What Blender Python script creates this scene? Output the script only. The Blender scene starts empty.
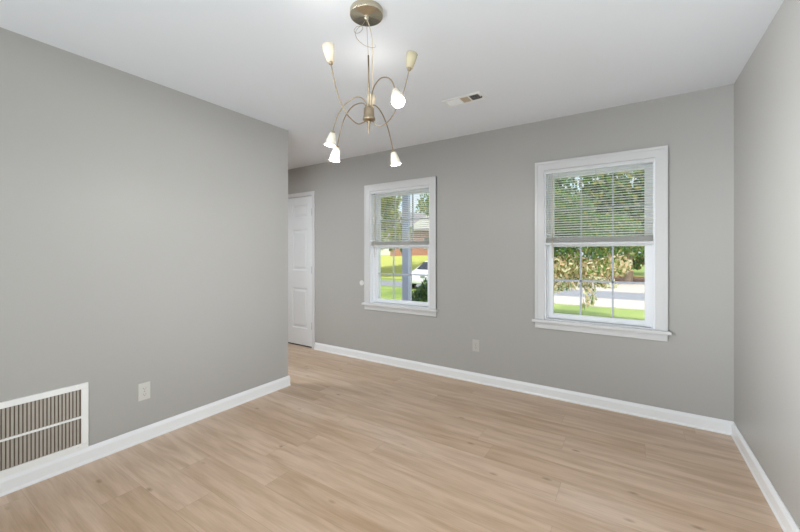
import bpy, bmesh, math, random
from mathutils import Vector, Matrix, Euler
random.seed(7)
S = bpy.context.scene
COL = S.collection
rad = math.radians

# ------------------------------------------------------------------ camera
EYE = 1.258
cd = bpy.data.cameras.new('camera'); cam = bpy.data.objects.new('camera', cd); COL.objects.link(cam)
cd.sensor_width = 36; cd.lens = 357.0 / 800 * 36; cd.shift_y = -12 / 800; cd.clip_start = .02; cd.clip_end = 300
cam.location = (0, 0, EYE); cam.rotation_euler = (rad(90), 0, rad(33))
S.camera = cam
# ------------------------------------------------------------------ sky, sun, large lights, exposure
w = bpy.data.worlds.new('sky'); S.world = w; w.use_nodes = True
wn = w.node_tree.nodes; wn.clear()
sky = wn.new('ShaderNodeTexSky'); sky.sky_type = 'NISHITA'; sky.sun_disc = False
sky.sun_elevation = rad(52); sky.sun_rotation = rad(150); sky.dust_density = 3; sky.air_density = 1.0
bg = wn.new('ShaderNodeBackground'); bg.inputs[1].default_value = 0.30
wo = wn.new('ShaderNodeOutputWorld')
hz = wn.new('ShaderNodeMix'); hz.data_type = 'RGBA'; hz.inputs[0].default_value = .7; hz.inputs[7].default_value = (3.2, 3.4, 3.6, 1)   # summer haze
w.node_tree.links.new(sky.outputs[0], hz.inputs[6]); w.node_tree.links.new(hz.outputs[2], bg.inputs[0]); w.node_tree.links.new(bg.outputs[0], wo.inputs[0])
def light(name, kind, loc, rot, energy, color=(1, 1, 1), size=None):
    d = bpy.data.lights.new(name, kind); d.energy = energy; d.color = color
    if kind == 'AREA': d.shape = 'RECTANGLE'; d.size, d.size_y = size
    o = bpy.data.objects.new(name, d); COL.objects.link(o); o.location = loc; o.rotation_euler = rot; return o
sd = Vector((.12, .50, -.80)).normalized()
sun = light('sun', 'SUN', (3, -6, 12), sd.to_track_quat('-Z', 'Y').to_euler(), 3.7, (1, .96, .88)); sun.data.angle = rad(.6)
def aim(p, t): return (Vector(t) - Vector(p)).to_track_quat('-Z', 'Y').to_euler()
RS = (-2.45, -1.2, 1.4); rs = light('side_fill', 'AREA', RS, aim(RS, (.6, 1.5, 1.4)), 26, (.92, .96, 1), (1.1, 1.7)); rs.data.spread = rad(44)  # added unseen area light that brightens the right wall
RW = (.2, -1.3, 1.3); rw = light('rear_fill', 'AREA', RW, aim(RW, (-2.76, 2.2, 1.2)), 4.5, (.91, .96, 1), (.8, 1.7)); rw.data.spread = rad(38)  # added light behind the camera, brightens the left wall's far end
light('upward_fill', 'AREA', (-.45, -.85, .4), (rad(180 - 43), 0, 0), 50, (.83, .935, 1), (2.4, 1.2))  # added upward light, out of view, to lift the ceiling
light('hall_fill', 'AREA', (-4.1, 1.6, 2.36), (0, 0, 0), 36, (.92, .965, 1), (.5, .5))  # added unseen light to brighten the hall and its door
BULB_W, BULB_UP_W, BULB_C = 7.6, .7, (.96, .965, .96)
S.view_settings.view_transform = 'Standard'; S.view_settings.look = 'None'
S.view_settings.gamma = 1; S.view_settings.use_curve_mapping = False; S.view_settings.exposure = .12

# ------------------------------------------------------------------ materials
def lin(c):
    return tuple((v / 255 / 12.92 if v / 255 <= .04045 else ((v / 255 + .055) / 1.055) ** 2.4) for v in c) + (1,)
def mat(name, rgb, rough=.5, metal=0, var=0.0, scale=20, bump=0, bscale=200, spec=.5):
    m = bpy.data.materials.new(name); m.use_nodes = True; nt = m.node_tree; n = nt.nodes; L = nt.links
    b = n['Principled BSDF']; b.inputs['Base Color'].default_value = lin(rgb)
    b.inputs['Roughness'].default_value = rough; b.inputs['Metallic'].default_value = metal
    b.inputs['Specular IOR Level'].default_value = spec
    tc = n.new('ShaderNodeTexCoord')
    if var:
        no = n.new('ShaderNodeTexNoise'); no.inputs['Scale'].default_value = scale; no.inputs['Detail'].default_value = 5
        L.new(tc.outputs['Object'], no.inputs['Vector'])
        mx = n.new('ShaderNodeMix'); mx.data_type = 'RGBA'
        c = lin(rgb); mx.inputs[6].default_value = tuple(v * (1 - var) for v in c[:3]) + (1,)
        mx.inputs[7].default_value = tuple(min(1, v * (1 + var)) for v in c[:3]) + (1,)
        L.new(no.outputs[0], mx.inputs[0]); L.new(mx.outputs[2], b.inputs['Base Color'])
    if bump:
        nb = n.new('ShaderNodeTexNoise'); nb.inputs['Scale'].default_value = bscale; nb.inputs['Detail'].default_value = 3
        L.new(tc.outputs['Object'], nb.inputs['Vector'])
        bp = n.new('ShaderNodeBump'); bp.inputs['Strength'].default_value = bump; bp.inputs['Distance'].default_value = .002
        L.new(nb.outputs[0], bp.inputs['Height']); L.new(bp.outputs[0], b.inputs['Normal'])
    return m
def emis(name, rgb, strength):
    m = bpy.data.materials.new(name); m.use_nodes = True; b = m.node_tree.nodes['Principled BSDF']
    b.inputs['Base Color'].default_value = lin(rgb); b.inputs['Emission Color'].default_value = lin(rgb)
    b.inputs['Emission Strength'].default_value = strength; return m
M = {}
M['wall'] = mat('grey_wall_paint', (174, 172, 168), .42, var=.012, scale=3, bump=.15, bscale=260, spec=.35)
M['ceiling'] = mat('ceiling_paint', (235, 238, 243), .8, var=.01, scale=2, bump=.1, bscale=300)
M['trim'] = mat('white_trim_paint', (212, 212, 212), .32, var=.008, scale=6)
M['base'] = mat('white_baseboard_paint', (238, 239, 240), .3, var=.006, scale=6)
M['vinyl'] = mat('white_window_vinyl', (238, 240, 243), .35, var=.006, scale=8)
M['blind'] = mat('white_blind_vinyl', (250, 250, 248), .4, var=.006, scale=8)
M['rail'] = mat('blind_rail_shaded', (218, 219, 220), .35, var=.005)  # white rails, with the headrail's shade put in as grey
M['grid'] = mat('backlit_grid_shade', (186, 192, 202), .4, var=.006)  # white grid, greyed so its colour holds the backlit shade
_b = M['blind'].node_tree; _t = _b.nodes.new('ShaderNodeBsdfTranslucent'); _t.inputs[0].default_value = (.97, .97, .95, 1)
_m = _b.nodes.new('ShaderNodeMixShader'); _m.inputs[0].default_value = .42
_b.links.new(_b.nodes['Principled BSDF'].outputs[0], _m.inputs[1]); _b.links.new(_t.outputs[0], _m.inputs[2]); _b.links.new(_m.outputs[0], _b.nodes['Material Output'].inputs[0])
M['door'] = mat('white_door_paint', (226, 228, 230), .35, var=.008, scale=6)
M['nickel'] = mat('brushed_nickel', (178, 162, 138), .28, 1, var=.05, scale=60)
M['canopy'] = mat('spun_nickel', (196, 188, 168), .27, 1)
_c = M['canopy'].node_tree; _p = _c.nodes['Principled BSDF']; _p.inputs['Anisotropic'].default_value = .8
_tg = _c.nodes.new('ShaderNodeTangent'); _tg.direction_type = 'RADIAL'; _tg.axis = 'Z'; _c.links.new(_tg.outputs[0], _p.inputs['Tangent'])
M['hinge'] = mat('satin_hinge_metal', (132, 132, 130), .4, 0, var=.04, scale=60)
M['cord'] = mat('clear_cord', (206, 192, 168), .4, var=.03)
M['grille'] = mat('grille_white_enamel', (240, 240, 238), .4, var=.01)
M['louver'] = mat('beige_louver_enamel', (172, 164, 152), .5, var=.10, scale=25)  # grey beige, darker than the frame
M['dark'] = mat('dark_gap_shade', (70, 62, 54), .8, var=.1)  # shade of the duct and the under-door gap, held in the colour
M['filter'] = mat('brown_filter', (112, 98, 86), .9, var=.15, scale=40)  # brown sheet that fills the gaps behind the louvres
M['outlet'] = mat('outlet_plastic', (205, 204, 198), .4, var=.01)
M['outlet_painted'] = mat('outlet_painted_grey', (192, 190, 185), .45, var=.01)
M['slot'] = mat('outlet_slot', (110, 108, 102), .6)
M['tan'] = mat('blade_floor_reflection', (206, 186, 160), .5, var=.03)  # floor's reflection put into the middle blades' colour
M['disc'] = mat('white_rubber', (224, 224, 220), .5, var=.01)
M['bulb'] = emis('bulb_glow', (255, 232, 196), 22)
M['bulb_off'] = mat('bulb_unlit', (235, 225, 200), .2)

def shade_mat(name, t0, t1, base=(.90, .84, .70, 1)):
    m = bpy.data.materials.new(name); m.use_nodes = True; nt = m.node_tree; n = nt.nodes; L = nt.links
    n.clear(); out = n.new('ShaderNodeOutputMaterial')
    tl = n.new('ShaderNodeBsdfTranslucent'); tl.inputs[0].default_value = (1, .93, .78, 1)
    gl = n.new('ShaderNodeBsdfPrincipled'); gl.inputs['Base Color'].default_value = base; gl.inputs['Roughness'].default_value = .18
    tc = n.new('ShaderNodeTexCoord'); v = n.new('ShaderNodeTexVoronoi'); v.inputs['Scale'].default_value = 110; v.feature = 'DISTANCE_TO_EDGE'
    L.new(tc.outputs['Object'], v.inputs[0])
    rp = n.new('ShaderNodeMapRange'); rp.inputs[1].default_value = 0; rp.inputs[2].default_value = .2; rp.inputs[3].default_value = t0; rp.inputs[4].default_value = t1
    L.new(v.outputs[0], rp.inputs[0])
    b = n.new('ShaderNodeMixShader'); L.new(rp.outputs[0], b.inputs[0]); L.new(gl.outputs[0], b.inputs[1]); L.new(tl.outputs[0], b.inputs[2])
    L.new(b.outputs[0], out.inputs[0]); return m
M['shade_down'] = shade_mat('dense_crackled_glass', .002, .010)
M['shade_off'] = shade_mat('unlit_crackled_glass', .05, .14, (.74, .66, .44, 1))
M['shade_up'] = shade_mat('crackled_glass', .05, .14)
def pane_mat():
    m = bpy.data.materials.new('window_glass'); m.use_nodes = True; nt = m.node_tree; n = nt.nodes; L = nt.links
    n.clear(); out = n.new('ShaderNodeOutputMaterial')
    tr = n.new('ShaderNodeBsdfTransparent'); tr.inputs[0].default_value = (.96, .98, .97, 1)
    gl = n.new('ShaderNodeBsdfGlossy'); gl.inputs['Roughness'].default_value = .02
    fr = n.new('ShaderNodeFresnel'); fr.inputs[0].default_value = 1.18
    mx = n.new('ShaderNodeMixShader'); L.new(fr.outputs[0], mx.inputs[0]); L.new(tr.outputs[0], mx.inputs[1]); L.new(gl.outputs[0], mx.inputs[2])
    L.new(mx.outputs[0], out.inputs[0]); return m
M['pane'] = pane_mat()

def floor_mat():
    m = bpy.data.materials.new('oak_plank_floor'); m.use_nodes = True; nt = m.node_tree; n = nt.nodes; L = nt.links
    b = n['Principled BSDF']; tc = n.new('ShaderNodeTexCoord'); sp = n.new('ShaderNodeSeparateXYZ'); L.new(tc.outputs['Object'], sp.inputs[0])
    def mth(op, a, bb=None, cl=False):
        q = n.new('ShaderNodeMath'); q.operation = op; q.use_clamp = cl
        for i, v in enumerate((a, bb)):
            if v is None: continue
            if isinstance(v, (int, float)): q.inputs[i].default_value = v
            else: L.new(v, q.inputs[i])
        return q.outputs[0]
    X, Y = sp.outputs[0], sp.outputs[1]
    W, LEN = .182, 1.52
    yr = mth('DIVIDE', mth('ADD', Y, 10.06), W); row = mth('FLOOR', yr); fy = mth('FRACT', yr)
    wn1 = n.new('ShaderNodeTexWhiteNoise'); wn1.noise_dimensions = '1D'; L.new(row, wn1.inputs['W'])
    xr = mth('ADD', mth('DIVIDE', mth('ADD', X, 20), LEN), wn1.outputs[0]); colm = mth('FLOOR', xr); fx = mth('FRACT', xr)
    cm = n.new('ShaderNodeCombineXYZ'); L.new(row, cm.inputs[0]); L.new(colm, cm.inputs[1])
    wn2 = n.new('ShaderNodeTexWhiteNoise'); wn2.noise_dimensions = '2D'; L.new(cm.outputs[0], wn2.inputs['Vector'])
    rnd = wn2.outputs[0]
    # grain coordinates, shifted per plank and stretched along the plank
    def grain(sx, sy, scale, detail, off, dist=0.0):
        c = n.new('ShaderNodeCombineXYZ')
        L.new(mth('ADD', mth('MULTIPLY', X, sx), mth('MULTIPLY', rnd, 37)), c.inputs[0])
        L.new(mth('ADD', mth('MULTIPLY', Y, sy), off), c.inputs[1]); L.new(mth('MULTIPLY', rnd, 91), c.inputs[2])
        t = n.new('ShaderNodeTexNoise'); t.inputs['Scale'].default_value = scale; t.inputs['Detail'].default_value = detail
        t.inputs['Distortion'].default_value = dist
        L.new(c.outputs[0], t.inputs['Vector']); return t.outputs[0], c.outputs[0]
    g1, _ = grain(1.0, 9, 2.2, 5, 0, .4)
    g2, _ = grain(2.5, 60, 3, 6, 5)
    base = n.new('ShaderNodeValToRGB'); e = base.color_ramp.elements
    e[0].position = 0; e[0].color = lin((199, 171, 143)); e[1].position = 1; e[1].color = lin((213, 188, 165))
    q = e.new(.5); q.color = lin((207, 180, 155))
    L.new(rnd, base.inputs[0])
    ramp = n.new('ShaderNodeValToRGB'); e = ramp.color_ramp.elements
    e[0].position = .32; e[0].color = (.83, .78, .70, 1); e[1].position = .62; e[1].color = (1.07, 1.08, 1.10, 1)
    L.new(g1, ramp.inputs[0])
    m1 = n.new('ShaderNodeMix'); m1.data_type = 'RGBA'; m1.blend_type = 'MULTIPLY'; m1.inputs[0].default_value = 1
    L.new(base.outputs[0], m1.inputs[6]); L.new(ramp.outputs[0], m1.inputs[7])
    r2 = n.new('ShaderNodeValToRGB'); e = r2.color_ramp.elements
    e[0].position = .3; e[0].color = (.90, .88, .85, 1); e[1].position = .6; e[1].color = (1.02, 1.02, 1.02, 1)
    L.new(g2, r2.inputs[0])
    m2 = n.new('ShaderNodeMix'); m2.data_type = 'RGBA'; m2.blend_type = 'MULTIPLY'; m2.inputs[0].default_value = .9
    L.new(m1.outputs[2], m2.inputs[6]); L.new(r2.outputs[0], m2.inputs[7])
    # knots
    c = n.new('ShaderNodeCombineXYZ'); L.new(mth('ADD', mth('MULTIPLY', X, 1.0), mth('MULTIPLY', rnd, 13)), c.inputs[0]); L.new(mth('MULTIPLY', Y, 2.2), c.inputs[1])
    vo = n.new('ShaderNodeTexVoronoi'); vo.inputs['Scale'].default_value = 3.2; L.new(c.outputs[0], vo.inputs['Vector'])
    kn = n.new('ShaderNodeMapRange'); kn.inputs[1].default_value = .02; kn.inputs[2].default_value = .11; kn.inputs[3].default_value = .8; kn.inputs[4].default_value = 0
    L.new(vo.outputs[0], kn.inputs[0])
    m3 = n.new('ShaderNodeMix'); m3.data_type = 'RGBA'; m3.inputs[7].default_value = lin((150, 118, 88))
    L.new(kn.outputs[0], m3.inputs[0]); L.new(m2.outputs[2], m3.inputs[6])
    # seams
    sy_ = mth('GREATER_THAN', mth('ABSOLUTE', mth('SUBTRACT', fy, .5)), .5 - .0016 / W)
    sx_ = mth('GREATER_THAN', mth('ABSOLUTE', mth('SUBTRACT', fx, .5)), .5 - .0016 / LEN)
    seam = mth('MAXIMUM', sy_, sx_)
    m4 = n.new('ShaderNodeMix'); m4.data_type = 'RGBA'; m4.inputs[7].default_value = lin((150, 122, 94))
    L.new(mth('MULTIPLY', seam, .32), m4.inputs[0]); L.new(m3.outputs[2], m4.inputs[6])
    L.new(m4.outputs[2], b.inputs['Base Color'])
    rr = n.new('ShaderNodeMapRange'); rr.inputs[3].default_value = .26; rr.inputs[4].default_value = .40; L.new(g2, rr.inputs[0]); L.new(rr.outputs[0], b.inputs['Roughness'])
    b.inputs['Specular IOR Level'].default_value = .8
    bp = n.new('ShaderNodeBump'); bp.inputs['Strength'].default_value = .12; bp.inputs['Distance'].default_value = .001
    L.new(g2, bp.inputs['Height']); L.new(bp.outputs[0], b.inputs['Normal'])
    return m
M['floor'] = floor_mat()
def lawn_mat():
    m = bpy.data.materials.new('lawn_grass'); m.use_nodes = True; nt = m.node_tree; n = nt.nodes; L = nt.links
    b = n['Principled BSDF']; b.inputs['Roughness'].default_value = .9; tc = n.new('ShaderNodeTexCoord')
    a = n.new('ShaderNodeTexNoise'); a.inputs['Scale'].default_value = .5; a.inputs['Detail'].default_value = 10; L.new(tc.outputs['Object'], a.inputs[0])
    r = n.new('ShaderNodeValToRGB'); e = r.color_ramp.elements
    e[0].position = .3; e[0].color = lin((116, 138, 66)); e[1].position = .7; e[1].color = lin((160, 176, 96)); L.new(a.outputs[0], r.inputs[0])
    L.new(r.outputs[0], b.inputs['Base Color']); return m
M['lawn'] = lawn_mat()
M['yellow_lawn'] = mat('yellow_green_lawn', (178, 182, 96), .9, var=.15, scale=2)  # yellower green of the rising lawn
M['asphalt'] = mat('asphalt', (140, 141, 150), .9, var=.12, scale=3)
M['concrete'] = mat('pale_concrete', (196, 186, 180), .9, var=.06, scale=3)
M['mulch'] = mat('mulch_bed', (150, 104, 72), .9, var=.2, scale=6)
M['bark'] = mat('bark', (140, 118, 96), .9, var=.2, scale=12, bump=.5, bscale=40)
M['bark_pale'] = mat('pale_bark', (170, 148, 126), .85, var=.2, scale=8)
M['post'] = mat('post_paint_shade_blue', (194, 200, 230), .5, var=.02, scale=10)  # white paint, with the porch shade's blue put into the colour
M['porch'] = mat('porch_soffit', (200, 202, 206), .7, var=.02)
M['siding'] = mat('white_siding', (222, 222, 224), .6, var=.03)
M['roof'] = mat('roof_shingle', (140, 138, 142), .9, var=.15, scale=10)
M['carpaint'] = mat('white_car_paint', (226, 228, 230), .2, var=.01, spec=.6)
M['carglass'] = mat('dark_car_glass', (42, 46, 56), .08, var=.02)
M['tyre'] = mat('tyre_rubber', (36, 36, 38), .8, var=.1)
M['wheel'] = mat('wheel_alloy', (170, 172, 176), .3, .8, var=.05)
M['pane_dark'] = mat('dark_house_pane', (66, 70, 80), .1, var=.05)
def brick_mat():
    m = bpy.data.materials.new('red_brick'); m.use_nodes = True; nt = m.node_tree; n = nt.nodes; L = nt.links
    b = n['Principled BSDF']; b.inputs['Roughness'].default_value = .85
    tc = n.new('ShaderNodeTexCoord'); mp = n.new('ShaderNodeMapping'); mp.inputs['Rotation'].default_value = (rad(90), 0, 0); L.new(tc.outputs['Object'], mp.inputs[0])
    t = n.new('ShaderNodeTexBrick'); t.inputs['Scale'].default_value = 4.5; t.inputs['Color1'].default_value = lin((186, 122, 104)); t.inputs['Color2'].default_value = lin((166, 104, 88)); t.inputs['Mortar'].default_value = lin((196, 186, 178))
    L.new(mp.outputs[0], t.inputs[0]); L.new(t.outputs[0], b.inputs['Base Color']); return m
M['brick'] = brick_mat()
def leafm(name, rgb):
    m = mat(name, rgb, .6, var=.2, scale=3); nt = m.node_tree; n = nt.nodes; b = n['Principled BSDF']
    out = n['Material Output']; tl = n.new('ShaderNodeBsdfTranslucent'); tl.inputs[0].default_value = lin(rgb)
    mx = n.new('ShaderNodeMixShader'); mx.inputs[0].default_value = .45
    nt.links.new(b.outputs[0], mx.inputs[1]); nt.links.new(tl.outputs[0], mx.inputs[2]); nt.links.new(mx.outputs[0], out.inputs[0]); return m
LEAF = {k: leafm('leaf_' + k, c) for k, c in dict(pink=(238, 208, 178), cream=(246, 234, 206), olive=(168, 166, 104), green=(116, 148, 78), dark=(84, 112, 70), yellow=(190, 198, 96), teal=(112, 146, 112)).items()}

# ------------------------------------------------------------------ mesh helpers
def bx(bm, x0, x1, y0, y1, z0, z1, bevel=0, mi=0):
    t = bmesh.new(); bmesh.ops.create_cube(t, size=1)
    for v in t.verts: v.co = Vector(((x0 + x1) / 2 + v.co.x * (x1 - x0), (y0 + y1) / 2 + v.co.y * (y1 - y0), (z0 + z1) / 2 + v.co.z * (z1 - z0)))
    if bevel: bmesh.ops.bevel(t, geom=t.edges[:], offset=bevel, segments=2, affect='EDGES', profile=.6)
    merge(bm, t, mi)
def merge(bm, t, mi=0, mx=None):
    if mx is not None: bmesh.ops.transform(t, matrix=mx, verts=t.verts[:])
    vm = {v: bm.verts.new(v.co) for v in t.verts}
    for f in t.faces:
        try: g = bm.faces.new([vm[v] for v in f.verts]); g.material_index = mi; g.smooth = f.smooth
        except ValueError: pass
    t.free()
def obj(name, bm, m, parent=None, smooth=False):
    bmesh.ops.recalc_face_normals(bm, faces=bm.faces[:])
    me = bpy.data.meshes.new(name); bm.to_mesh(me); bm.free()
    if smooth:
        for p in me.polygons: p.use_smooth = True
    for q in (m if isinstance(m, list) else [m]): me.materials.append(q)
    o = bpy.data.objects.new(name, me); COL.objects.link(o)
    if parent:
        o.parent = parent
        pw = Matrix.Identity(4); p = parent
        chain = []
        while p: chain.append(p); p = p.parent
        for p in reversed(chain): pw = pw @ p.matrix_basis
        o.matrix_basis = pw.inverted()
    return o
def box(name, m, parent, *a, bevel=0):
    b = bmesh.new(); bx(b, *a, bevel=bevel); return obj(name, b, m, parent)
def boxes(name, m, parent, lst, bevel=0):
    b = bmesh.new()
    for a in lst: bx(b, *a, bevel=bevel)
    return obj(name, b, m, parent)
def struct(o): o['kind'] = 'structure'; return o
def tag(o, label, cat, group=None):
    o['label'] = label; o['category'] = cat
    if group: o['group'] = group
    return o
def thing(name, label, cat, loc=(0, 0, 0), rz=0, group=None):
    o = bpy.data.objects.new(name, None); COL.objects.link(o); o.location = loc; o.rotation_euler = (0, 0, rz); o.empty_display_size = .1
    return tag(o, label, cat, group)
def lathe(bm, prof, base, axis=(0, 0, 1), seg=24, mi=0, close=True):
    """prof: (r, h) along axis from base"""
    t = bmesh.new(); q = Vector(axis).normalized().to_track_quat('Z', 'Y').to_matrix().to_4x4(); mx = Matrix.Translation(base) @ q
    rings = []
    for r, h in prof:
        rings.append([t.verts.new((r * math.cos(2 * math.pi * k / seg), r * math.sin(2 * math.pi * k / seg), h)) for k in range(seg)])
    for a, b in zip(rings, rings[1:]):
        for k in range(seg):
            f = t.faces.new((a[k], a[(k + 1) % seg], b[(k + 1) % seg], b[k])); f.smooth = True
    if close: t.faces.new(rings[0][::-1]); t.faces.new(rings[-1])
    merge(bm, t, mi, mx)
def spline(pts, n=8):
    P = [Vector(p) for p in pts]; P = [2 * P[0] - P[1]] + P + [2 * P[-1] - P[-2]]; out = []
    for i in range(1, len(P) - 2):
        for k in range(n):
            t = k / n; a, b, c, d = P[i - 1:i + 3]
            out.append(.5 * ((2 * b) + (c - a) * t + (2 * a - 5 * b + 4 * c - d) * t * t + (3 * b - a - 3 * c + d) * t ** 3))
    out.append(P[-2]); return out
def tube(bm, pts, r, seg=8, mi=0):
    n = len(pts); rs = r if isinstance(r, list) else [r] * n
    prev = None; rings = []; up = None
    for i, p in enumerate(pts):
        d = (pts[min(i + 1, n - 1)] - pts[max(i - 1, 0)]).normalized()
        if up is None: up = d.orthogonal().normalized()
        up = (up - d * up.dot(d)).normalized(); s = d.cross(up)
        rings.append([bm.verts.new(p + (up * math.cos(2 * math.pi * k / seg) + s * math.sin(2 * math.pi * k / seg)) * rs[i]) for k in range(seg)])
    for a, b in zip(rings, rings[1:]):
        for k in range(seg):
            f = bm.faces.new((a[k], a[(k + 1) % seg], b[(k + 1) % seg], b[k])); f.smooth = True; f.material_index = mi
    bm.faces.new(rings[0][::-1]); bm.faces.new(rings[-1])
def prism(bm, prof, p0, p1, nrm):
    """profile (out, z) extruded from p0 to p1 along a wall with outward normal nrm"""
    n = Vector(nrm); A = [bm.verts.new(Vector(p0) + n * o + Vector((0, 0, z))) for o, z in prof]; B = [bm.verts.new(Vector(p1) + n * o + Vector((0, 0, z))) for o, z in prof]
    k = len(prof)
    for i in range(k): bm.faces.new((A[i], A[(i + 1) % k], B[(i + 1) % k], B[i]))
    bm.faces.new(A[::-1]); bm.faces.new(B)

# ------------------------------------------------------------------ room shell
XR, YB, XL, ZC = .595, 3.343, -2.76, 2.44
YE = 2.283                      # free end of the left wall
YR, XH = -1.75, -5.6            # rear wall, hall far wall
struct(box('floor', M['floor'], None, XH - .15, XR + .15, YR - .15, YB + .19, -.15, 0))
struct(box('ceiling', M['ceiling'], None, XH - .15, XR + .15, YR - .15, YB + .19, ZC, ZC + .15))
struct(box('wall_left', M['wall'], None, XL - .12, XL, YR, YE, 0, ZC))
struct(box('wall_right', M['wall'], None, XR, XR + .15, YR - .15, YB + .19, 0, ZC))
struct(box('wall_hall', M['wall'], None, XH - .15, XH, YR - .15, YB + .19, 0, ZC))
struct(box('wall_rear', M['wall'], None, XH, XR, YR - .15, YR, 0, ZC))
WC = (-2.190, -.250)            # window centres
HW, Z0, Z1 = .399, .668, 1.993  # half width, bottom and top of the openings
YO = YB + .19
x = XH; lst = []
for c in WC:
    lst.append((x, c - HW, YB, YO, 0, ZC)); lst.append((c - HW, c + HW, YB, YO, 0, Z0)); lst.append((c - HW, c + HW, YB, YO, Z1, ZC)); x = c + HW
lst.append((x, XR, YB, YO, 0, ZC))
DX0, DX1, DZ = -4.47, -3.555, 2.035   # door opening
lst[0] = (XH, DX0 - .015, YB, YO, 0, ZC)
lst[1:1] = [(DX0 - .015, DX1 + .015, YB, YO, DZ + .015, ZC), (DX1 + .015, WC[0] - HW, YB, YO, 0, ZC)]
struct(boxes('wall_back', M['wall'], None, lst))
# baseboards
BP = [(0, 0), (.019, 0), (.019, .008), (.014, .017), (.014, .070), (.010, .080), (.006, .088), (.004, .093), (0, .093)]
def base(name, *runs):
    b = bmesh.new()
    for r in runs: prism(b, BP, *r)
    return struct(obj(name, b, M['base']))
base('baseboard_back', ((DX1 + .05, YB, 0), (XR, YB, 0), (0, -1, 0)))
base('baseboard_right', ((XR, YR, 0), (XR, YB - .019, 0), (-1, 0, 0)))
base('baseboard_left', ((XL, YR, 0), (XL, YE + .014, 0), (1, 0, 0)), ((XL - .12, YE, 0), (XL, YE, 0), (0, 1, 0)), ((XL - .12, YR, 0), (XL - .12, YE + .014, 0), (-1, 0, 0)))
base('baseboard_hall', ((XH, YR, 0), (XH, YB, 0), (1, 0, 0)))

# ------------------------------------------------------------------ windows
def frame4(x0, x1, z0, z1, wl, wr, wb, wt, y0, y1):
    return [(x0, x0 + wl, y0, y1, z0, z1), (x1 - wr, x1, y0, y1, z0, z1), (x0 + wl, x1 - wr, y0, y1, z0, z0 + wb), (x0 + wl, x1 - wr, y0, y1, z1 - wt, z1)]
def window(idx, c):
    root = thing('window_%d' % idx, '', ''); 
    for k in ('label', 'category'): del root[k]
    root['kind'] = 'structure'; root.location = (c, YB, Z0)
    x0, x1 = c - HW, c + HW; W = .076
    # mitred flat casing with a raised back band
    b = bmesh.new()
    ox0, ox1, oz1 = x0 - W, x1 + W, Z1 + W
    for (pa, pb) in (((ox0, x0), 'l'), ((x1, ox1), 'r')):
        pass
    def cas(poly, y0, y1):
        A = [b.verts.new((p[0], y0, p[1])) for p in poly]; B = [b.verts.new((p[0], y1, p[1])) for p in poly]; k = len(poly)
        for i in range(k): b.faces.new((A[i], A[(i + 1) % k], B[(i + 1) % k], B[i]))
        b.faces.new(A[::-1]); b.faces.new(B)
    zb = Z0 + .014
    for e, t in ((.0, .014), (.055, .021)):
        i0, i1, iz = x0 - e, x1 + e, Z1 + e
        cas([(ox0, zb), (i0, zb), (i0, iz), (ox0, oz1)], YB - t, YB)
        cas([(i1, zb), (ox1, zb), (ox1, oz1), (i1, iz)], YB - t, YB)
        cas([(ox0, oz1), (i0, iz), (i1, iz), (ox1, oz1)], YB - t, YB)
    obj('casing', b, M['trim'], root)
    s = bmesh.new(); bx(s, ox0 - .022, ox1 + .022, YB - .046, YB, Z0 - .012, Z0 + .014, bevel=.005); bx(s, x0, x1, YB - .002, YB + .08, Z0, Z0 + .014)
    obj('sill', s, M['trim'], root)
    box('apron', M['trim'], root, ox0, ox1, YB - .016, YB, Z0 - .066, Z0 - .012, bevel=.003)
    t = .012
    boxes('jamb', M['vinyl'], root, frame4(x0, x1, Z0 + .014, Z1, t, t, .004, t, YB, YO) +
          frame4(x0 + t, x1 - t, Z0 + .014, Z1 - t, .012, .012, .004, .006, YB + .048, YB + .058))
    a0, a1 = x0 + t, x1 - t
    zm = 1.340
    def sash(name, z0, z1, y0, y1, wb, wt):
        f = boxes(name, M['vinyl'], root, frame4(a0 + .002, a1 - .002, z0, z1, .050, .050, wb, wt, y0, y1), bevel=.003)
        gx0, gx1, gz0, gz1 = a0 + .052, a1 - .052, z0 + wb, z1 - wt
        ym = (y0 + y1) / 2
        mun = [((gx0 + gx1) / 2 + k * .118 - .0065, (gx0 + gx1) / 2 + k * .118 + .0065, ym - .006, ym + .006, gz0, gz1) for k in (-1, 1)]
        mun += [(gx0, gx1, ym - .006, ym + .006, (gz0 + gz1) / 2 - .008, (gz0 + gz1) / 2 + .008)]
        boxes('muntin_grid', M['grid'], f, mun)
        box('glass_pane', M['pane'], f, gx0 - .004, gx1 + .004, ym + .008, ym + .012, gz0 - .004, gz1 + .004)
        return f
    sash('upper_sash', zm - .018, Z1 - t - .001, YB + .098, YB + .128, .040, .046)
    lo = sash('lower_sash', Z0 + .019, zm + .018, YB + .060, YB + .092, .045, .036)
    l = bmesh.new(); bx(l, c - .03, c + .03, YB + .050, YB + .0605, zm + .004, zm + .016, bevel=.002)
    obj('sash_lock', l, M['vinyl'], lo)
    return root
window(1, WC[0]); window(2, WC[1])

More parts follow.
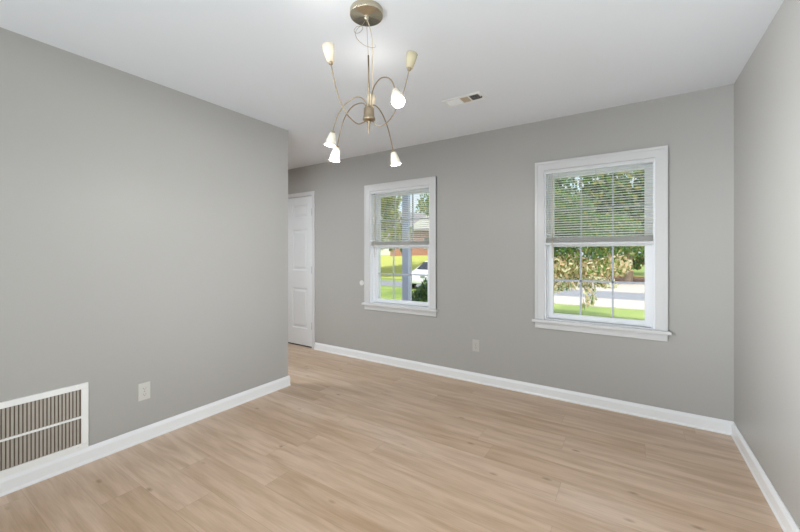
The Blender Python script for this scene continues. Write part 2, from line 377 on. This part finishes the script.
def blind(c, label):
    x0, x1 = c - HW + .004, c + HW - .004; yc = YB + .010
    root = thing('mini_blind', label, 'blind', (c, yc, Z1 - .05), 0, 'mini blinds half raised in the front windows')
    zt = Z1 - .001
    box('headrail', M['rail'], root, x0, x1, yc - .014, yc + .014, zt - .030, zt, bevel=.003)
    # slats, slightly tilted and gently crowned
    b = bmesh.new(); pitch = .0206; zb = 1.405; z = zt - .048; tilt = rad(22)
    def slat(z, tl):
        n = 4; w = .0125
        for sgn in (0,):
            rows = []
            for k in range(n + 1):
                u = -w + 2 * w * k / n; cr = .0016 * (1 - (u / w) ** 2)
                y = yc + u * math.cos(tl) - cr * math.sin(tl); zz = z + u * math.sin(tl) + cr * math.cos(tl)
                rows.append([b.verts.new((x0 + .003, y, zz)), b.verts.new((x1 - .003, y, zz)), b.verts.new((x1 - .003, y, zz - .0006)), b.verts.new((x0 + .003, y, zz - .0006))])
            for p, q in zip(rows, rows[1:]):
                for k in range(4): b.faces.new((p[k], p[(k + 1) % 4], q[(k + 1) % 4], q[k]))
            b.faces.new(rows[0]); b.faces.new(rows[-1][::-1])
    while z > zb: slat(z, tilt); z -= pitch
    for k in range(16): slat(1.3585 + k * .0026, 0)
    obj('slats', b, M['blind'], root)
    box('bottom_rail', M['rail'], root, x0 + .002, x1 - .002, yc - .012, yc + .012, 1.338, 1.3565, bevel=.003)
    for f in (.14, .5, .86):
        xx = x0 + (x1 - x0) * f
        b = bmesh.new()
        for dy in (-.0135, .0135): tube(b, [Vector((xx, yc + dy, zt - .028)), Vector((xx, yc + dy, 1.345))], .0006, 5)
        obj('ladder_cord', b, M['cord'], root)
    b = bmesh.new(); tube(b, [Vector((x0 + .062, yc - .022, zt - .034)), Vector((x0 + .063, yc - .023, 1.22))], .0026, 6); bx(b, x0 + .060, x0 + .064, yc - .024, yc - .012, zt - .036, zt - .026)
    obj('tilt_wand', b, M['cord'], root)
    return root
blind(WC[0], 'white mini blind half raised in the left window, the one nearer the white door')
blind(WC[1], 'white mini blind half raised in the right window, the one nearer the room corner')

# ------------------------------------------------------------------ hall door
dr = thing('door_1', '', '', (DX1, YB, 0))
for k in ('label', 'category'): del dr[k]
dr['kind'] = 'structure'
ys = YB + .006
st = bmesh.new()
cols = [(DX0 + .105, DX0 + .405), (DX1 - .405, DX1 - .105)]; rws = [(.245, .795), (1.035, 1.59), (1.755, 1.925)]
sl0, sl1 = DX0 + .003, DX1 - .003
xs = [sl0, cols[0][0], cols[0][1], cols[1][0], cols[1][1], sl1]
for a, bb in ((xs[0], xs[1]), (xs[2], xs[3]), (xs[4], xs[5])): bx(st, a, bb, ys, ys + .035, .022, DZ - .003)
zs = [.022] + [v for r in rws for v in r] + [DZ - .003]
for cx0, cx1 in cols:
    for k in range(0, len(zs), 2): bx(st, cx0, cx1, ys, ys + .035, zs[k], zs[k + 1])
door = obj('door_slab', st, M['door'], dr)
for cx0, cx1 in cols:
    for r0, r1 in rws:
        b = bmesh.new()
        pts = [(0, 0.0), (.010, .014), (.026, .014), (.050, .003)]
        rings = [[b.verts.new((X, ys + d, Z)) for X, Z in ((cx0 + i, r0 + i), (cx1 - i, r0 + i), (cx1 - i, r1 - i), (cx0 + i, r1 - i))] for i, d in pts]
        for p, q in zip(rings, rings[1:]):
            for k in range(4): b.faces.new((p[k], p[(k + 1) % 4], q[(k + 1) % 4], q[k]))
        b.faces.new(rings[-1])
        obj('door_panel', b, M['door'], door)
boxes('door_casing', M['trim'], dr, [(DX1 + .002, DX1 + .047, YB - .016, YB, 0, DZ + .055), (DX0 - .047, DX0 - .002, YB - .016, YB, 0, DZ + .055), (DX0 - .002, DX1 + .002, YB - .016, YB, DZ + .004, DZ + .055)], bevel=.003)
boxes('door_jamb', M['trim'], dr, [(DX1, DX1 + .014, YB, YO, 0, DZ), (DX0 - .014, DX0, YB, YO, 0, DZ), (DX0 - .014, DX1 + .014, YB, YO, DZ, DZ + .014)])
box('threshold', M['dark'], dr, DX0, DX1, YB + .03, YO, 0, .010)  # darkened to paint the shaded gap under the door
for z in (.30, 1.045, 1.815):
    b = bmesh.new(); lathe(b, [(.009, 0), (.009, .095)], (DX1 - .004, ys - .009, z - .046), seg=12); bx(b, DX1 - .020, DX1 - .002, ys - .003, ys + .001, z - .046, z + .046)
    obj('hinge', b, M['hinge'], dr)
b = bmesh.new(); lathe(b, [(.032, 0), (.032, .006), (.012, .010), (.012, .035), (.026, .045), (.029, .058), (.020, .070), (.003, .073)], (DX0 + .07, ys, .93), (0, -1, 0)); obj('door_knob', b, M['hinge'], dr, True)

# ------------------------------------------------------------------ chandelier
def at(px, py, d):
    u = (px - 400) / 357 * d; c, s = math.cos(rad(33)), math.sin(rad(33))
    return Vector((u * c - d * s, u * s + d * c, EYE + (254 - py) / 357 * d))
hub = at(369, 113, 1.73)
ch = thing('chandelier', 'seven-light brushed nickel chandelier with curved arms and glass cone shades on ceiling', 'chandelier', (hub.x, hub.y, ZC))
cp = (hub.x - .012, hub.y - .004)
b = bmesh.new(); lathe(b, [(.079, 0), (.080, -.003), (.080, -.026), (.0775, -.0285), (.014, -.0290), (.0125, -.033), (.010, -.044), (.005, -.050)], (cp[0], cp[1], ZC), seg=40); cn = obj('canopy', b, M['canopy'], ch); cn.data.transform(Matrix.Translation((-cp[0], -cp[1], -ZC))); cn.matrix_basis = cn.matrix_basis @ Matrix.Translation((cp[0], cp[1], ZC))
b = bmesh.new(); tube(b, [Vector((hub.x, hub.y, 1.965)), Vector((hub.x - .004, hub.y, 2.222))], .0042, 10); obj('stem', b, M['nickel'], ch)
b = bmesh.new(); tube(b, [Vector((hub.x - .004, hub.y, 2.215)), Vector((cp[0], cp[1], ZC - .045))], .0011, 6); obj('suspension_cable', b, M['nickel'], ch)
b = bmesh.new(); tube(b, spline([(cp[0] + .004, cp[1], ZC - .045), at(371.5, 34, 1.73), at(372.5, 46, 1.73), at(372.5, 70, 1.73), at(372.6, 90, 1.73), at(371.5, 107, 1.73)], 8), .0022, 8); obj('feed_wire', b, M['cord'], ch)
b = bmesh.new(); tube(b, spline([(cp[0] - .004, cp[1], ZC - .044), at(361.5, 25.5, 1.72), at(357, 26.5, 1.71), at(354.2, 30, 1.70), at(355.5, 33, 1.71), at(359.5, 32.5, 1.73), at(362.8, 28.5, 1.74), at(361, 26, 1.75), at(356.5, 30, 1.74), at(355.5, 35, 1.73), at(359, 41, 1.72), at(365, 45.5, 1.72), at(371, 47.5, 1.72), at(375.2, 47.2, 1.73), at(375, 44, 1.73)], 8), .0012, 6); obj('spare_wire_loop', b, M['nickel'], ch)
b = bmesh.new(); lathe(b, [(.006, .034), (.021, .031), (.025, .027), (.026, 0), (.027, -.016), (.030, -.018), (.030, -.028), (.022, -.031), (.010, -.033)], (hub.x, hub.y, 1.935), seg=28); obj('hub', b, M['nickel'], ch)
b = bmesh.new(); lathe(b, [(.011, 0), (.010, -.008), (.0065, -.014), (.0055, -.03), (.003, -.058), (.0005, -.068)], (hub.x, hub.y, 1.903), seg=14); obj('finial', b, M['nickel'], ch)
def arm(pts, s0, s1, lit=True, R=.028):
    P = [at(*p) for p in pts]; a, e = at(*s0), at(*s1); ax = (e - a); Ls = ax.length; ax.normalize()
    P.append(a - ax * .003)
    b = bmesh.new(); tube(b, spline(P, 9), .0031, 8); A = obj('arm', b, M['nickel'], ch)
    b = bmesh.new(); lathe(b, [(.005, -.008), (.009, -.006), (.010, .008), (.008, .012)], a, ax, 14); obj('socket', b, M['nickel'], A)
    b = bmesh.new(); prof = [(.011, .004), (.0165, .006), (R * .82, Ls * .55), (R, Ls), (R - .0025, Ls), (R * .82 - .0025, Ls * .55), (.0135, .009), (.009, .008)]
    lathe(b, prof, a, ax, 22, close=False); obj('glass_shade', b, M['shade_off'] if not lit else M['shade_up'] if ax.z > 0 else M['shade_down'], A)
    b = bmesh.new(); lathe(b, [(.003, .011), (.0065, .014), (.0085, .022), (.0085, .036), (.006, .044), (.001, .047)], a, ax, 12); obj('bulb', b, M['bulb'] if lit else M['bulb_off'], A, True)
    if lit:
        lp = light('bulb_light', 'POINT', a + ax * (Ls + .005), (0, 0, 0), BULB_UP_W if ax.z > 0 else BULB_W, BULB_C); lp.data.shadow_soft_size = .004
arm([(366, 120.5, 1.725), (363, 122.5, 1.72), (357, 123.5, 1.71), (347, 114, 1.67), (339, 98, 1.64), (334, 79, 1.61)], (330.8, 63, 1.60), (328.0, 45, 1.59))
arm([(372.5, 121, 1.73), (375, 124.5, 1.73), (380, 126, 1.73), (386.6, 123, 1.73), (392.5, 116, 1.73), (397.5, 106, 1.73), (403.5, 92, 1.72), (407.5, 77, 1.72)], (409.3, 69, 1.72), (412, 54, 1.72), False)
arm([(369.2, 121, 1.745), (369.4, 121.5, 1.80), (370, 120, 1.93), (370.6, 114, 2.05)], (371, 107, 2.10), (371.2, 96, 2.11))
arm([(367, 107, 1.73), (365.3, 101.5, 1.73), (361, 97.6, 1.73), (355, 97.6, 1.735), (346, 103.5, 1.74), (338.5, 114, 1.745), (334.2, 126, 1.75)], (333, 132.5, 1.75), (330.4, 145.5, 1.75), R=.027)
arm([(366.5, 108, 1.735), (364.5, 104, 1.75), (360, 103.2, 1.77), (352, 107, 1.81), (344.8, 117.5, 1.87), (340, 133, 1.92)], (337.2, 147, 1.93), (334.4, 160.5, 1.93), R=.029)
arm([(373, 105, 1.735), (376, 106, 1.75), (380.5, 111, 1.79), (385, 120, 1.86), (389, 132, 1.94)], (393.4, 151.5, 2.0), (396, 164.5, 2.0), R=.029)
arm([(370.5, 106, 1.72), (371.5, 96, 1.70), (374.5, 86, 1.65), (380, 78.8, 1.58), (386, 77.2, 1.53), (391.5, 80.5, 1.47)], (395.8, 91, 1.43), (398.2, 101.5, 1.375), R=.027)

# ------------------------------------------------------------------ vents, outlets, bumper
g = thing('return_air_grille', 'large white return air grille with vertical louvres low on the left wall', 'vent', (XL, .48, .072))
gy0, gy1, gz0, gz1 = .175, .784, .0935, .485
fl = [(XL, XL + .010, gy0, gy1, gz1 - .034, gz1), (XL, XL + .010, gy0, gy1, gz0, gz0 + .034), (XL, XL + .010, gy0, gy0 + .034, gz0 + .034, gz1 - .034), (XL, XL + .010, gy1 - .034, gy1, gz0 + .034, gz1 - .034)]
boxes('frame', M['grille'], g, fl, bevel=.003)
zmid = (gz0 + gz1) / 2 - .004
box('middle_rail', M['grille'], g, XL + .002, XL + .009, gy0 + .03, gy1 - .03, zmid - .006, zmid + .006)
box('filter', M['filter'], g, XL + .0005, XL + .0015, gy0 + .03, gy1 - .03, gz0 + .03, gz1 - .03)
b = bmesh.new(); y = gy0 + .040
while y < gy1 - .036:
    t = bmesh.new(); bmesh.ops.create_cube(t, size=1)
    merge(b, t, 0, Matrix.Translation((XL + .0048, y, (gz0 + gz1) / 2)) @ Matrix.Rotation(rad(-30), 4, 'Z') @ Matrix.Diagonal((.0024, .0105, gz1 - gz0 - .07, 1)))
    y += .0158
obj('louvres', b, M['louver'], g)
for yy in (gy0 + .05, gy1 - .05):
    for zz in (gz0 + .017, gz1 - .017):
        b = bmesh.new(); lathe(b, [(.005, 0), (.004, .002), (.001, .003)], (XL + .010, yy, zz), (1, 0, 0), 10); obj('screw', b, M['grille'], g)

def outlet(label, loc, rz, m, w=.070, h=.115):
    o = thing('wall_outlet', label, 'outlet', loc, rz)
    def P(name, bm, mm, par=o):
        q = obj(name, bm, mm); q.parent = par; return q
    b = bmesh.new(); bx(b, -w / 2, w / 2, -.006, 0, -h / 2, h / 2, bevel=.002); P('cover_plate', b, m)
    for s in (-1, 1):
        b = bmesh.new(); lathe(b, [(.0175, 0), (.0175, .0022), (.0165, .003)], (0, -.0055, s * .0195), (0, -1, 0), 24); r = P('receptacle', b, m)
        b = bmesh.new()
        bx(b, -.008, -.006, -.0089, -.0080, s * .0195 - .003, s * .0195 + .006); bx(b, .006, .008, -.0089, -.0080, s * .0195 - .003, s * .0195 + .005); bx(b, -.0022, .0022, -.0089, -.0080, s * .0195 - .0105, s * .0195 - .0065)
        P('slots', b, M['slot'], r)
    b = bmesh.new(); lathe(b, [(.0032, 0), (.003, .0012), (.001, .0015)], (0, -.006, 0), (0, -1, 0), 10); P('screw', b, M['slot'])
outlet('pale duplex outlet low on the left wall, right of the large grille', (XL, 1.080, .333), rad(90), M['outlet'])
outlet('grey painted duplex outlet low on the back wall between the two windows', (-1.282, YB, .361), 0, M['outlet_painted'])
b = bmesh.new(); lathe(b, [(.030, 0), (.031, .004), (.028, .009), (.018, .011), (.014, .009), (.001, .009)], (-2.716, YB, .912), (0, -1, 0), 28)
tag(obj('wall_bumper', b, M['disc']), 'round white door bumper stuck to back wall beside left window casing', 'wall bumper')

v = thing('ceiling_vent', 'white rectangular air register in the ceiling near the back wall', 'vent', (-1.078, 2.556, ZC))
vx0, vx1, vy0, vy1 = -1.232, -.925, 2.488, 2.624
boxes('frame', M['grille'], v, [(vx0, vx1, vy0, vy0 + .022, ZC - .007, ZC), (vx0, vx1, vy1 - .022, vy1, ZC - .007, ZC), (vx0, vx0 + .022, vy0 + .022, vy1 - .022, ZC - .007, ZC), (vx1 - .022, vx1, vy0 + .022, vy1 - .022, ZC - .007, ZC)], bevel=.002)
box('duct_shade', M['dark'], v, vx0 + .02, vx1 - .02, vy0 + .02, vy1 - .02, ZC - .0012, ZC - .0004)  # flat dark sheet painting the duct's inner shade
b = bmesh.new()
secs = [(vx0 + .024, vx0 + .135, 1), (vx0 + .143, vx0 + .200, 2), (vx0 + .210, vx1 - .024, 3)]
for (a, c, kind) in secs:
    if kind == 1:
        yy = vy0 + .028
        while yy < vy1 - .026:
            t = bmesh.new(); bmesh.ops.create_cube(t, size=1); merge(b, t, 0, Matrix.Translation(((a + c) / 2, yy, ZC - .0045)) @ Matrix.Rotation(rad(-48), 4, 'X') @ Matrix.Diagonal((c - a, .0095, .0008, 1))); yy += .0105
    else:
        xx = a + .003
        while xx < c:
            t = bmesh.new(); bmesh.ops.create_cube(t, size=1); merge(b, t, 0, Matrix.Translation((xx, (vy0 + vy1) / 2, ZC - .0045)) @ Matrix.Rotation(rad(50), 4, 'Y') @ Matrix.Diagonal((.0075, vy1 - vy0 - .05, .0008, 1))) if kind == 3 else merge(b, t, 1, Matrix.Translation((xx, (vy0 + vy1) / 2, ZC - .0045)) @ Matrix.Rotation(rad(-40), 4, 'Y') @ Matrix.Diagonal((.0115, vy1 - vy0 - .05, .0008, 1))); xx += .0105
    bx(b, c, c + .008, vy0 + .022, vy1 - .022, ZC - .006, ZC - .001)
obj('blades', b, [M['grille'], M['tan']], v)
b = bmesh.new(); bx(b, vx1 - .016, vx1 - .008, (vy0 + vy1) / 2 - .003, (vy0 + vy1) / 2 + .003, ZC - .018, ZC - .006); obj('damper_lever', b, M['slot'], v)

# ------------------------------------------------------------------ outside
GZ = -.85
struct(box('lawn', M['lawn'], None, -90, 50, YO, 120, GZ - .3, GZ))
struct(box('road', M['asphalt'], None, -90, 50, 19.2, 23.0, GZ, GZ + .02))
struct(box('sidewalk', M['concrete'], None, -6.0, 50, 16.2, 19.2, GZ, GZ + .03))
struct(box('driveway', M['concrete'], None, -7.5, 50, 23.0, 29.5, GZ, GZ + .03))
struct(box('mulch_bed', M['mulch'], None, -12, 30, 29.5, 39, GZ, GZ + .06))
struct(box('house_foundation', M['siding'], None, XH - .15, XR + .15, YR - .15, YO, GZ, -.15))
b = bmesh.new()
N = 24
def rise(X, Y):
    t = max(0, min(1, (Y - 25) / 16)); u = max(0, min(1, (-12 - X) / 4))
    return GZ - .05 + (HILL - GZ + .05) * (t * t * (3 - 2 * t)) ** .8 * u
HILL = 1.1
gr = [[b.verts.new((-70 + 58 * i / N, 25 + 45 * j / N, rise(-70 + 58 * i / N, 25 + 45 * j / N))) for j in range(N + 1)] for i in range(N + 1)]
for i in range(N):
    for j in range(N): b.faces.new((gr[i][j], gr[i + 1][j], gr[i + 1][j + 1], gr[i][j + 1]))
o = struct(obj('lawn_rise', b, M['yellow_lawn'], None, True))
# porch
struct(box('porch_floor', M['concrete'], None, -5.7, -1.2, YO, 5.35, GZ, -.12))
struct(box('porch_shade_roof', M['porch'], None, -5.9, -2.95, YO, 5.55, 2.62, 2.78))  # unseen roof, added to shade the post, shortened to let window light in
pp = at(406.2, 254, 6.05)
p = thing('porch_post', 'white square porch post in blue grey shade outside the left window', 'post', (pp.x, pp.y, -.12), rad(12))
def loc(name, bm, mm, par, **k):
    q = obj(name, bm, mm, None, **k); q.parent = par; return q
b = bmesh.new(); bx(b, -.055, .055, -.055, .055, .16, 2.58, bevel=.006); loc('shaft', b, M['post'], p)
b = bmesh.new(); bx(b, -.075, .075, -.075, .075, 0, .16, bevel=.008); loc('plinth', b, M['post'], p)
b = bmesh.new(); bx(b, -.075, .075, -.075, .075, 2.58, 2.74, bevel=.008); loc('capital', b, M['post'], p)

def leaves(b, blobs, n, size, nm, rng):
    tot = sum(q[1][0] * q[1][1] * q[1][2] * (2.6 if len(q) > 2 and 0 in q[2] else 1) for q in blobs)
    for (c, r, *pick) in blobs:
        for _ in range(int(n * r[0] * r[1] * r[2] * (2.6 if pick and 0 in pick[0] else 1) / tot) + 1):
            while True:
                q = Vector((rng.uniform(-1, 1), rng.uniform(-1, 1), rng.uniform(-1, 1)))
                if .25 < q.length < 1: break
            pos = Vector(c) + Vector((q.x * r[0], q.y * r[1], q.z * r[2])); s = size * rng.uniform(.6, 1.3)
            R = Euler((rng.uniform(0, 6.3), rng.uniform(0, 6.3), rng.uniform(0, 6.3))).to_matrix()
            vs = [b.verts.new(pos + R @ Vector(k)) for k in ((-s, 0, 0), (0, -s * .45, s * .12), (s, 0, 0), (0, s * .45, s * .12))]
            f = b.faces.new(vs); f.material_index = rng.choice(pick[0]) if pick else rng.randrange(nm)
def tree(name, label, base, trunk, blobs, n, size, mats, bark='bark', cat='tree', group=None, seed=1):
    rng = random.Random(seed)
    root = thing(name, label, cat, base, 0, group)
    b = bmesh.new()
    for pts, r0, r1 in trunk:
        S_ = spline(pts, 5); k = len(S_); tube(b, S_, [r0 + (r1 - r0) * i / (k - 1) for i in range(k)], 8)
    loc('trunk', b, M[bark], root)
    b = bmesh.new(); leaves(b, blobs, n, size, len(mats), rng)
    loc('foliage', b, [LEAF[q] for q in mats], root)
    return root
GR = [2, 3, 3, 5]; PK = [0, 1, 1, 0, 2, 3]
# ornamental tree with pinkish leaves just outside the right window
tree('ornamental_tree', 'small tree with drooping pinkish leaves on the lawn outside the right window', (-2.35, 11.6, GZ),
     [([(0, 0, 0), (.05, .0, .8), (.0, .05, 1.7), (.1, 0, 2.9)], .09, .04), ([(0, .02, 1.2), (.5, -.1, 1.9), (1.1, -.2, 2.2), (1.7, -.2, 1.9)], .05, .012), ([(0, .02, 1.6), (.6, .2, 2.6), (1.4, .2, 3.2)], .045, .012), ([(0, 0, 1.3), (-.5, 0, 2.2), (-.9, .1, 2.9)], .045, .012), ([(.6, -.1, 1.95), (1.0, -.3, 1.5), (1.35, -.35, .95)], .025, .006)],
     [((.2, 0, 3.3), (1.3, 1.2, .8), GR), ((1.0, -.1, 2.25), (.9, .7, .4), GR), ((.75, -.2, 1.75), (.62, .5, .36), PK), ((1.4, -.3, 1.6), (.5, .4, .40), PK), ((.3, -.3, 1.55), (.4, .4, .4), PK), ((1.38, -.35, 1.0), (.16, .25, .38), PK), ((.85, -.2, 1.3), (.5, .3, .24), PK), ((1.95, -.1, 1.8), (.45, .5, .3), PK),
      ((1.7, .1, 2.8), (.9, .8, .5), GR), ((2.3, .1, 2.3), (.5, .6, .35), GR), ((-.5, 0, 2.6), (.9, .8, .7), GR), ((.5, -.3, 1.15), (.34, .25, .18), PK), ((1.75, -.3, 1.3), (.32, .3, .14), PK), ((1.25, -.4, .70), (.1, .14, .14), PK)],
     8500, .072, ['pink', 'cream', 'olive', 'green', 'pink', 'teal'], seed=3)
# broad trees across the street
def broad(label, X, Y, h, r, mats, seed, n=3200, size=.30, low=.30, bark='bark', group=None):
    rng = random.Random(seed)
    bl = [((0, 0, h * .66), (r * .8, r * .8, h * .3))]
    for k in range(9):
        a = rng.uniform(0, 6.28); q = rng.uniform(.35, .75) * r
        bl.append(((q * math.cos(a), q * math.sin(a), h * rng.uniform(low + .06, .85)), (r * .5, r * .5, h * .16)))
    return tree('broadleaf_tree', label, (X, Y, GZ), [([(0, 0, 0), (.05, .05, h * .2), (0, .1, h * .45), (.1, 0, h * .7)], .05 * h * .55, .04), ([(0, .05, h * .3), (r * .3, 0, h * .5), (r * .5, 0, h * .65)], .08, .03), ([(0, .05, h * .3), (-r * .3, .1, h * .5), (-r * .5, .1, h * .65)], .08, .03)], bl, n, size, mats, bark, seed=seed)
broad('broad green tree with pale trunk across the street, right edge of right window', -.2, 30.5, 10, 3.6, ['green', 'olive', 'dark', 'teal'], 11, low=.18, bark='bark_pale')
broad('dark green tree across the street, centre of the right window', -7.0, 33.5, 11, 3.9, ['dark', 'green', 'teal'], 12, low=.10)
broad('mottled green tree standing left of the dark tree across the street', -14.6, 33.0, 10, 3.9, ['green', 'olive', 'dark'], 13, low=.08)
broad('yellow green sunlit tree seen through the left window, left of the porch post', -20.4, 25.5, 9.5, 3.9, ['yellow', 'green', 'yellow', 'olive'], 15, n=4200, size=.30, low=.34)
broad('green tree rising above the brick house in the left window', -29.5, 58, 15, 5.0, ['green', 'teal', 'olive'], 16, n=2600, size=.32, low=.3)
for k, (X, Y, s) in enumerate(((-1.6, 42.5, 21), (7.5, 40, 22), (-11.0, 47, 23))):
    broad(['tall green tree standing behind the dark tree across the street', 'tall green tree behind the pale-trunked tree across the street', 'tall dark green tree farthest left beyond the street'][k], X, Y, 9.5, 4.6, ['dark', 'green', 'teal'], s, n=1900, size=.36, low=.04)
bs = at(425, 254, 6.9)
tree('shrub', 'dark green leafy shrub outside the left window, right of the porch post', (bs.x, bs.y, GZ), [([(0, 0, 0), (.05, 0, .4), (.1, .05, .9)], .03, .01), ([(0, 0, .1), (-.15, 0, .5), (-.2, 0, .9)], .02, .008)],
     [((0, 0, .9), (.42, .42, .6)), ((.22, 0, 1.42), (.3, .3, .3)), ((-.1, .05, 1.15), (.24, .25, .3)), ((.45, .1, 1.0), (.3, .3, .5))], 1900, .065, ['dark', 'green', 'dark', 'teal'], cat='shrub', seed=31)

# parked car
cpos = at(414, 254, 21.0)
car = thing('parked_car', 'white car with dark windows parked by the street, seen through left window', 'car', (cpos.x, cpos.y, GZ + .02), rad(82))
def side(bm, prof, hw, taper=None):
    A = []; B = []
    for (X, Z) in prof:
        k = hw - (taper(Z) if taper else 0); A.append(bm.verts.new((X, -k, Z))); B.append(bm.verts.new((X, k, Z)))
    n = len(prof)
    for i in range(n): bm.faces.new((A[i], A[(i + 1) % n], B[(i + 1) % n], B[i]))
    bm.faces.new(A[::-1]); bm.faces.new(B)
tp = lambda Z: max(0, (Z - .95)) * .28
b = bmesh.new(); side(b, [(.05, .35), (.0, .6), (.06, .85), (.35, .97), (1.15, 1.05), (1.9, 1.60), (2.3, 1.68), (3.9, 1.66), (4.3, 1.5), (4.55, 1.0), (4.6, .55), (4.5, .33), (4.1, .28), (.5, .28)], .9, tp)
bmesh.ops.bevel(b, geom=b.edges[:], offset=.05, segments=2, affect='EDGES'); loc('body', b, M['carpaint'], car)
def glass(name, q):
    b = bmesh.new(); vs = [Vector(k) for k in q]; n = (vs[1] - vs[0]).cross(vs[2] - vs[0]).normalized() * .02
    A = [b.verts.new(k - n) for k in vs]; B = [b.verts.new(k + n) for k in vs]; m = len(q)
    for i in range(m): b.faces.new((A[i], A[(i + 1) % m], B[(i + 1) % m], B[i]))
    b.faces.new(A[::-1]); b.faces.new(B); return loc(name, b, M['carglass'], car)
glass('windscreen', [(1.24, -.76, 1.12), (1.24, .76, 1.12), (1.86, .68, 1.57), (1.86, -.68, 1.57)])
for s in (-1, 1):
    yw = lambda Z: s * (.9 - tp(Z) + .0)
    for q in ([(1.5, 1.08), (2.35, 1.08), (2.35, 1.58), (2.05, 1.58)], [(2.45, 1.08), (3.3, 1.08), (3.3, 1.58), (2.45, 1.58)], [(3.4, 1.08), (4.15, 1.10), (3.95, 1.56), (3.4, 1.58)]):
        glass('side_window', [(X, yw(Z), Z) for X, Z in q])
    for X in (.85, 3.7):
        b = bmesh.new(); lathe(b, [(.2, -.11), (.31, -.11), (.34, -.07), (.34, .07), (.31, .11), (.2, .11)], (X, s * .80, .34), (0, 1, 0), 24); wh = loc('wheel', b, M['tyre'], car)
        b = bmesh.new(); lathe(b, [(.21, .0), (.2, .03), (.06, .035), (.03, .04)], (X, s * .905, .34), (0, s, 0), 20); loc('hubcap', b, M['wheel'], wh)
    b = bmesh.new(); bx(b, -.03, .2, s * .62 - .16, s * .62 + .16, .72, .84, bevel=.03); loc('headlight', b, M['wheel'], car)

# houses across the street
def house(name, label, X, Y, rz, W, D, H, RH, wall, wins, doorx=None, gable=None):
    r = thing(name, label, 'house', (X, Y, HILL - .15), rz)
    b = bmesh.new(); bx(b, -W / 2, W / 2, 0, D, 0, H); loc('wall', b, M[wall], r)
    b = bmesh.new(); e = .5
    A = [b.verts.new(k) for k in ((-W / 2 - e, -e, H - .1), (-W / 2 - e, D + e, H - .1), (-W / 2 - e, D / 2, H + RH), (W / 2 + e, -e, H - .1), (W / 2 + e, D + e, H - .1), (W / 2 + e, D / 2, H + RH))]
    for f in ((0, 2, 1), (3, 4, 5), (0, 3, 5, 2), (1, 2, 5, 4), (0, 1, 4, 3)): b.faces.new([A[i] for i in f])
    loc('roof', b, M['roof'], r)
    for (x0, x1, z0, z1) in wins:
        b = bmesh.new()
        for a in frame4(x0, x1, z0, z1, .08, .08, .08, .08, -.06, .02): bx(b, *a)
        w_ = loc('window', b, M['siding'], r)
        b = bmesh.new(); bx(b, x0 + .06, x1 - .06, -.03, .01, z0 + .06, z1 - .06); loc('pane', b, M['pane_dark'], w_)
    if gable:
        g0, g1, gh = gable
        b = bmesh.new(); P_ = [(g0, H - .2), (g1, H - .2), (g1, H), ((g0 + g1) / 2, H + gh), (g0, H)]
        F = [b.verts.new((p[0], -.25, p[1])) for p in P_]; K = [b.verts.new((p[0], D / 2, p[1])) for p in P_]
        for i in range(5): b.faces.new((F[i], F[(i + 1) % 5], K[(i + 1) % 5], K[i]))
        b.faces.new(F[::-1]); b.faces.new(K); loc('gable', b, M['siding'], r)
    return r
hp = at(425, 254, 46)
house('brick_house', 'red brick house with white gable and grey roof in the left window', hp.x, hp.y, rad(28), 9, 8, 3.5, 2.6, 'brick', [(-3.2, -2.0, 1.0, 2.4), (-.2, .9, 1.0, 2.4), (2.0, 3.2, 1.0, 2.4)], gable=(-2.6, 3.6, 1.9))
hp = at(368, 254, 60)
house('pale_house', 'pale sided house beyond the lawn rise, left of the porch post', hp.x, hp.y, rad(35), 8, 7, 3.2, 1.8, 'siding', [(-2.6, -1.5, 1.0, 2.3), (1.4, 2.6, 1.0, 2.3)])
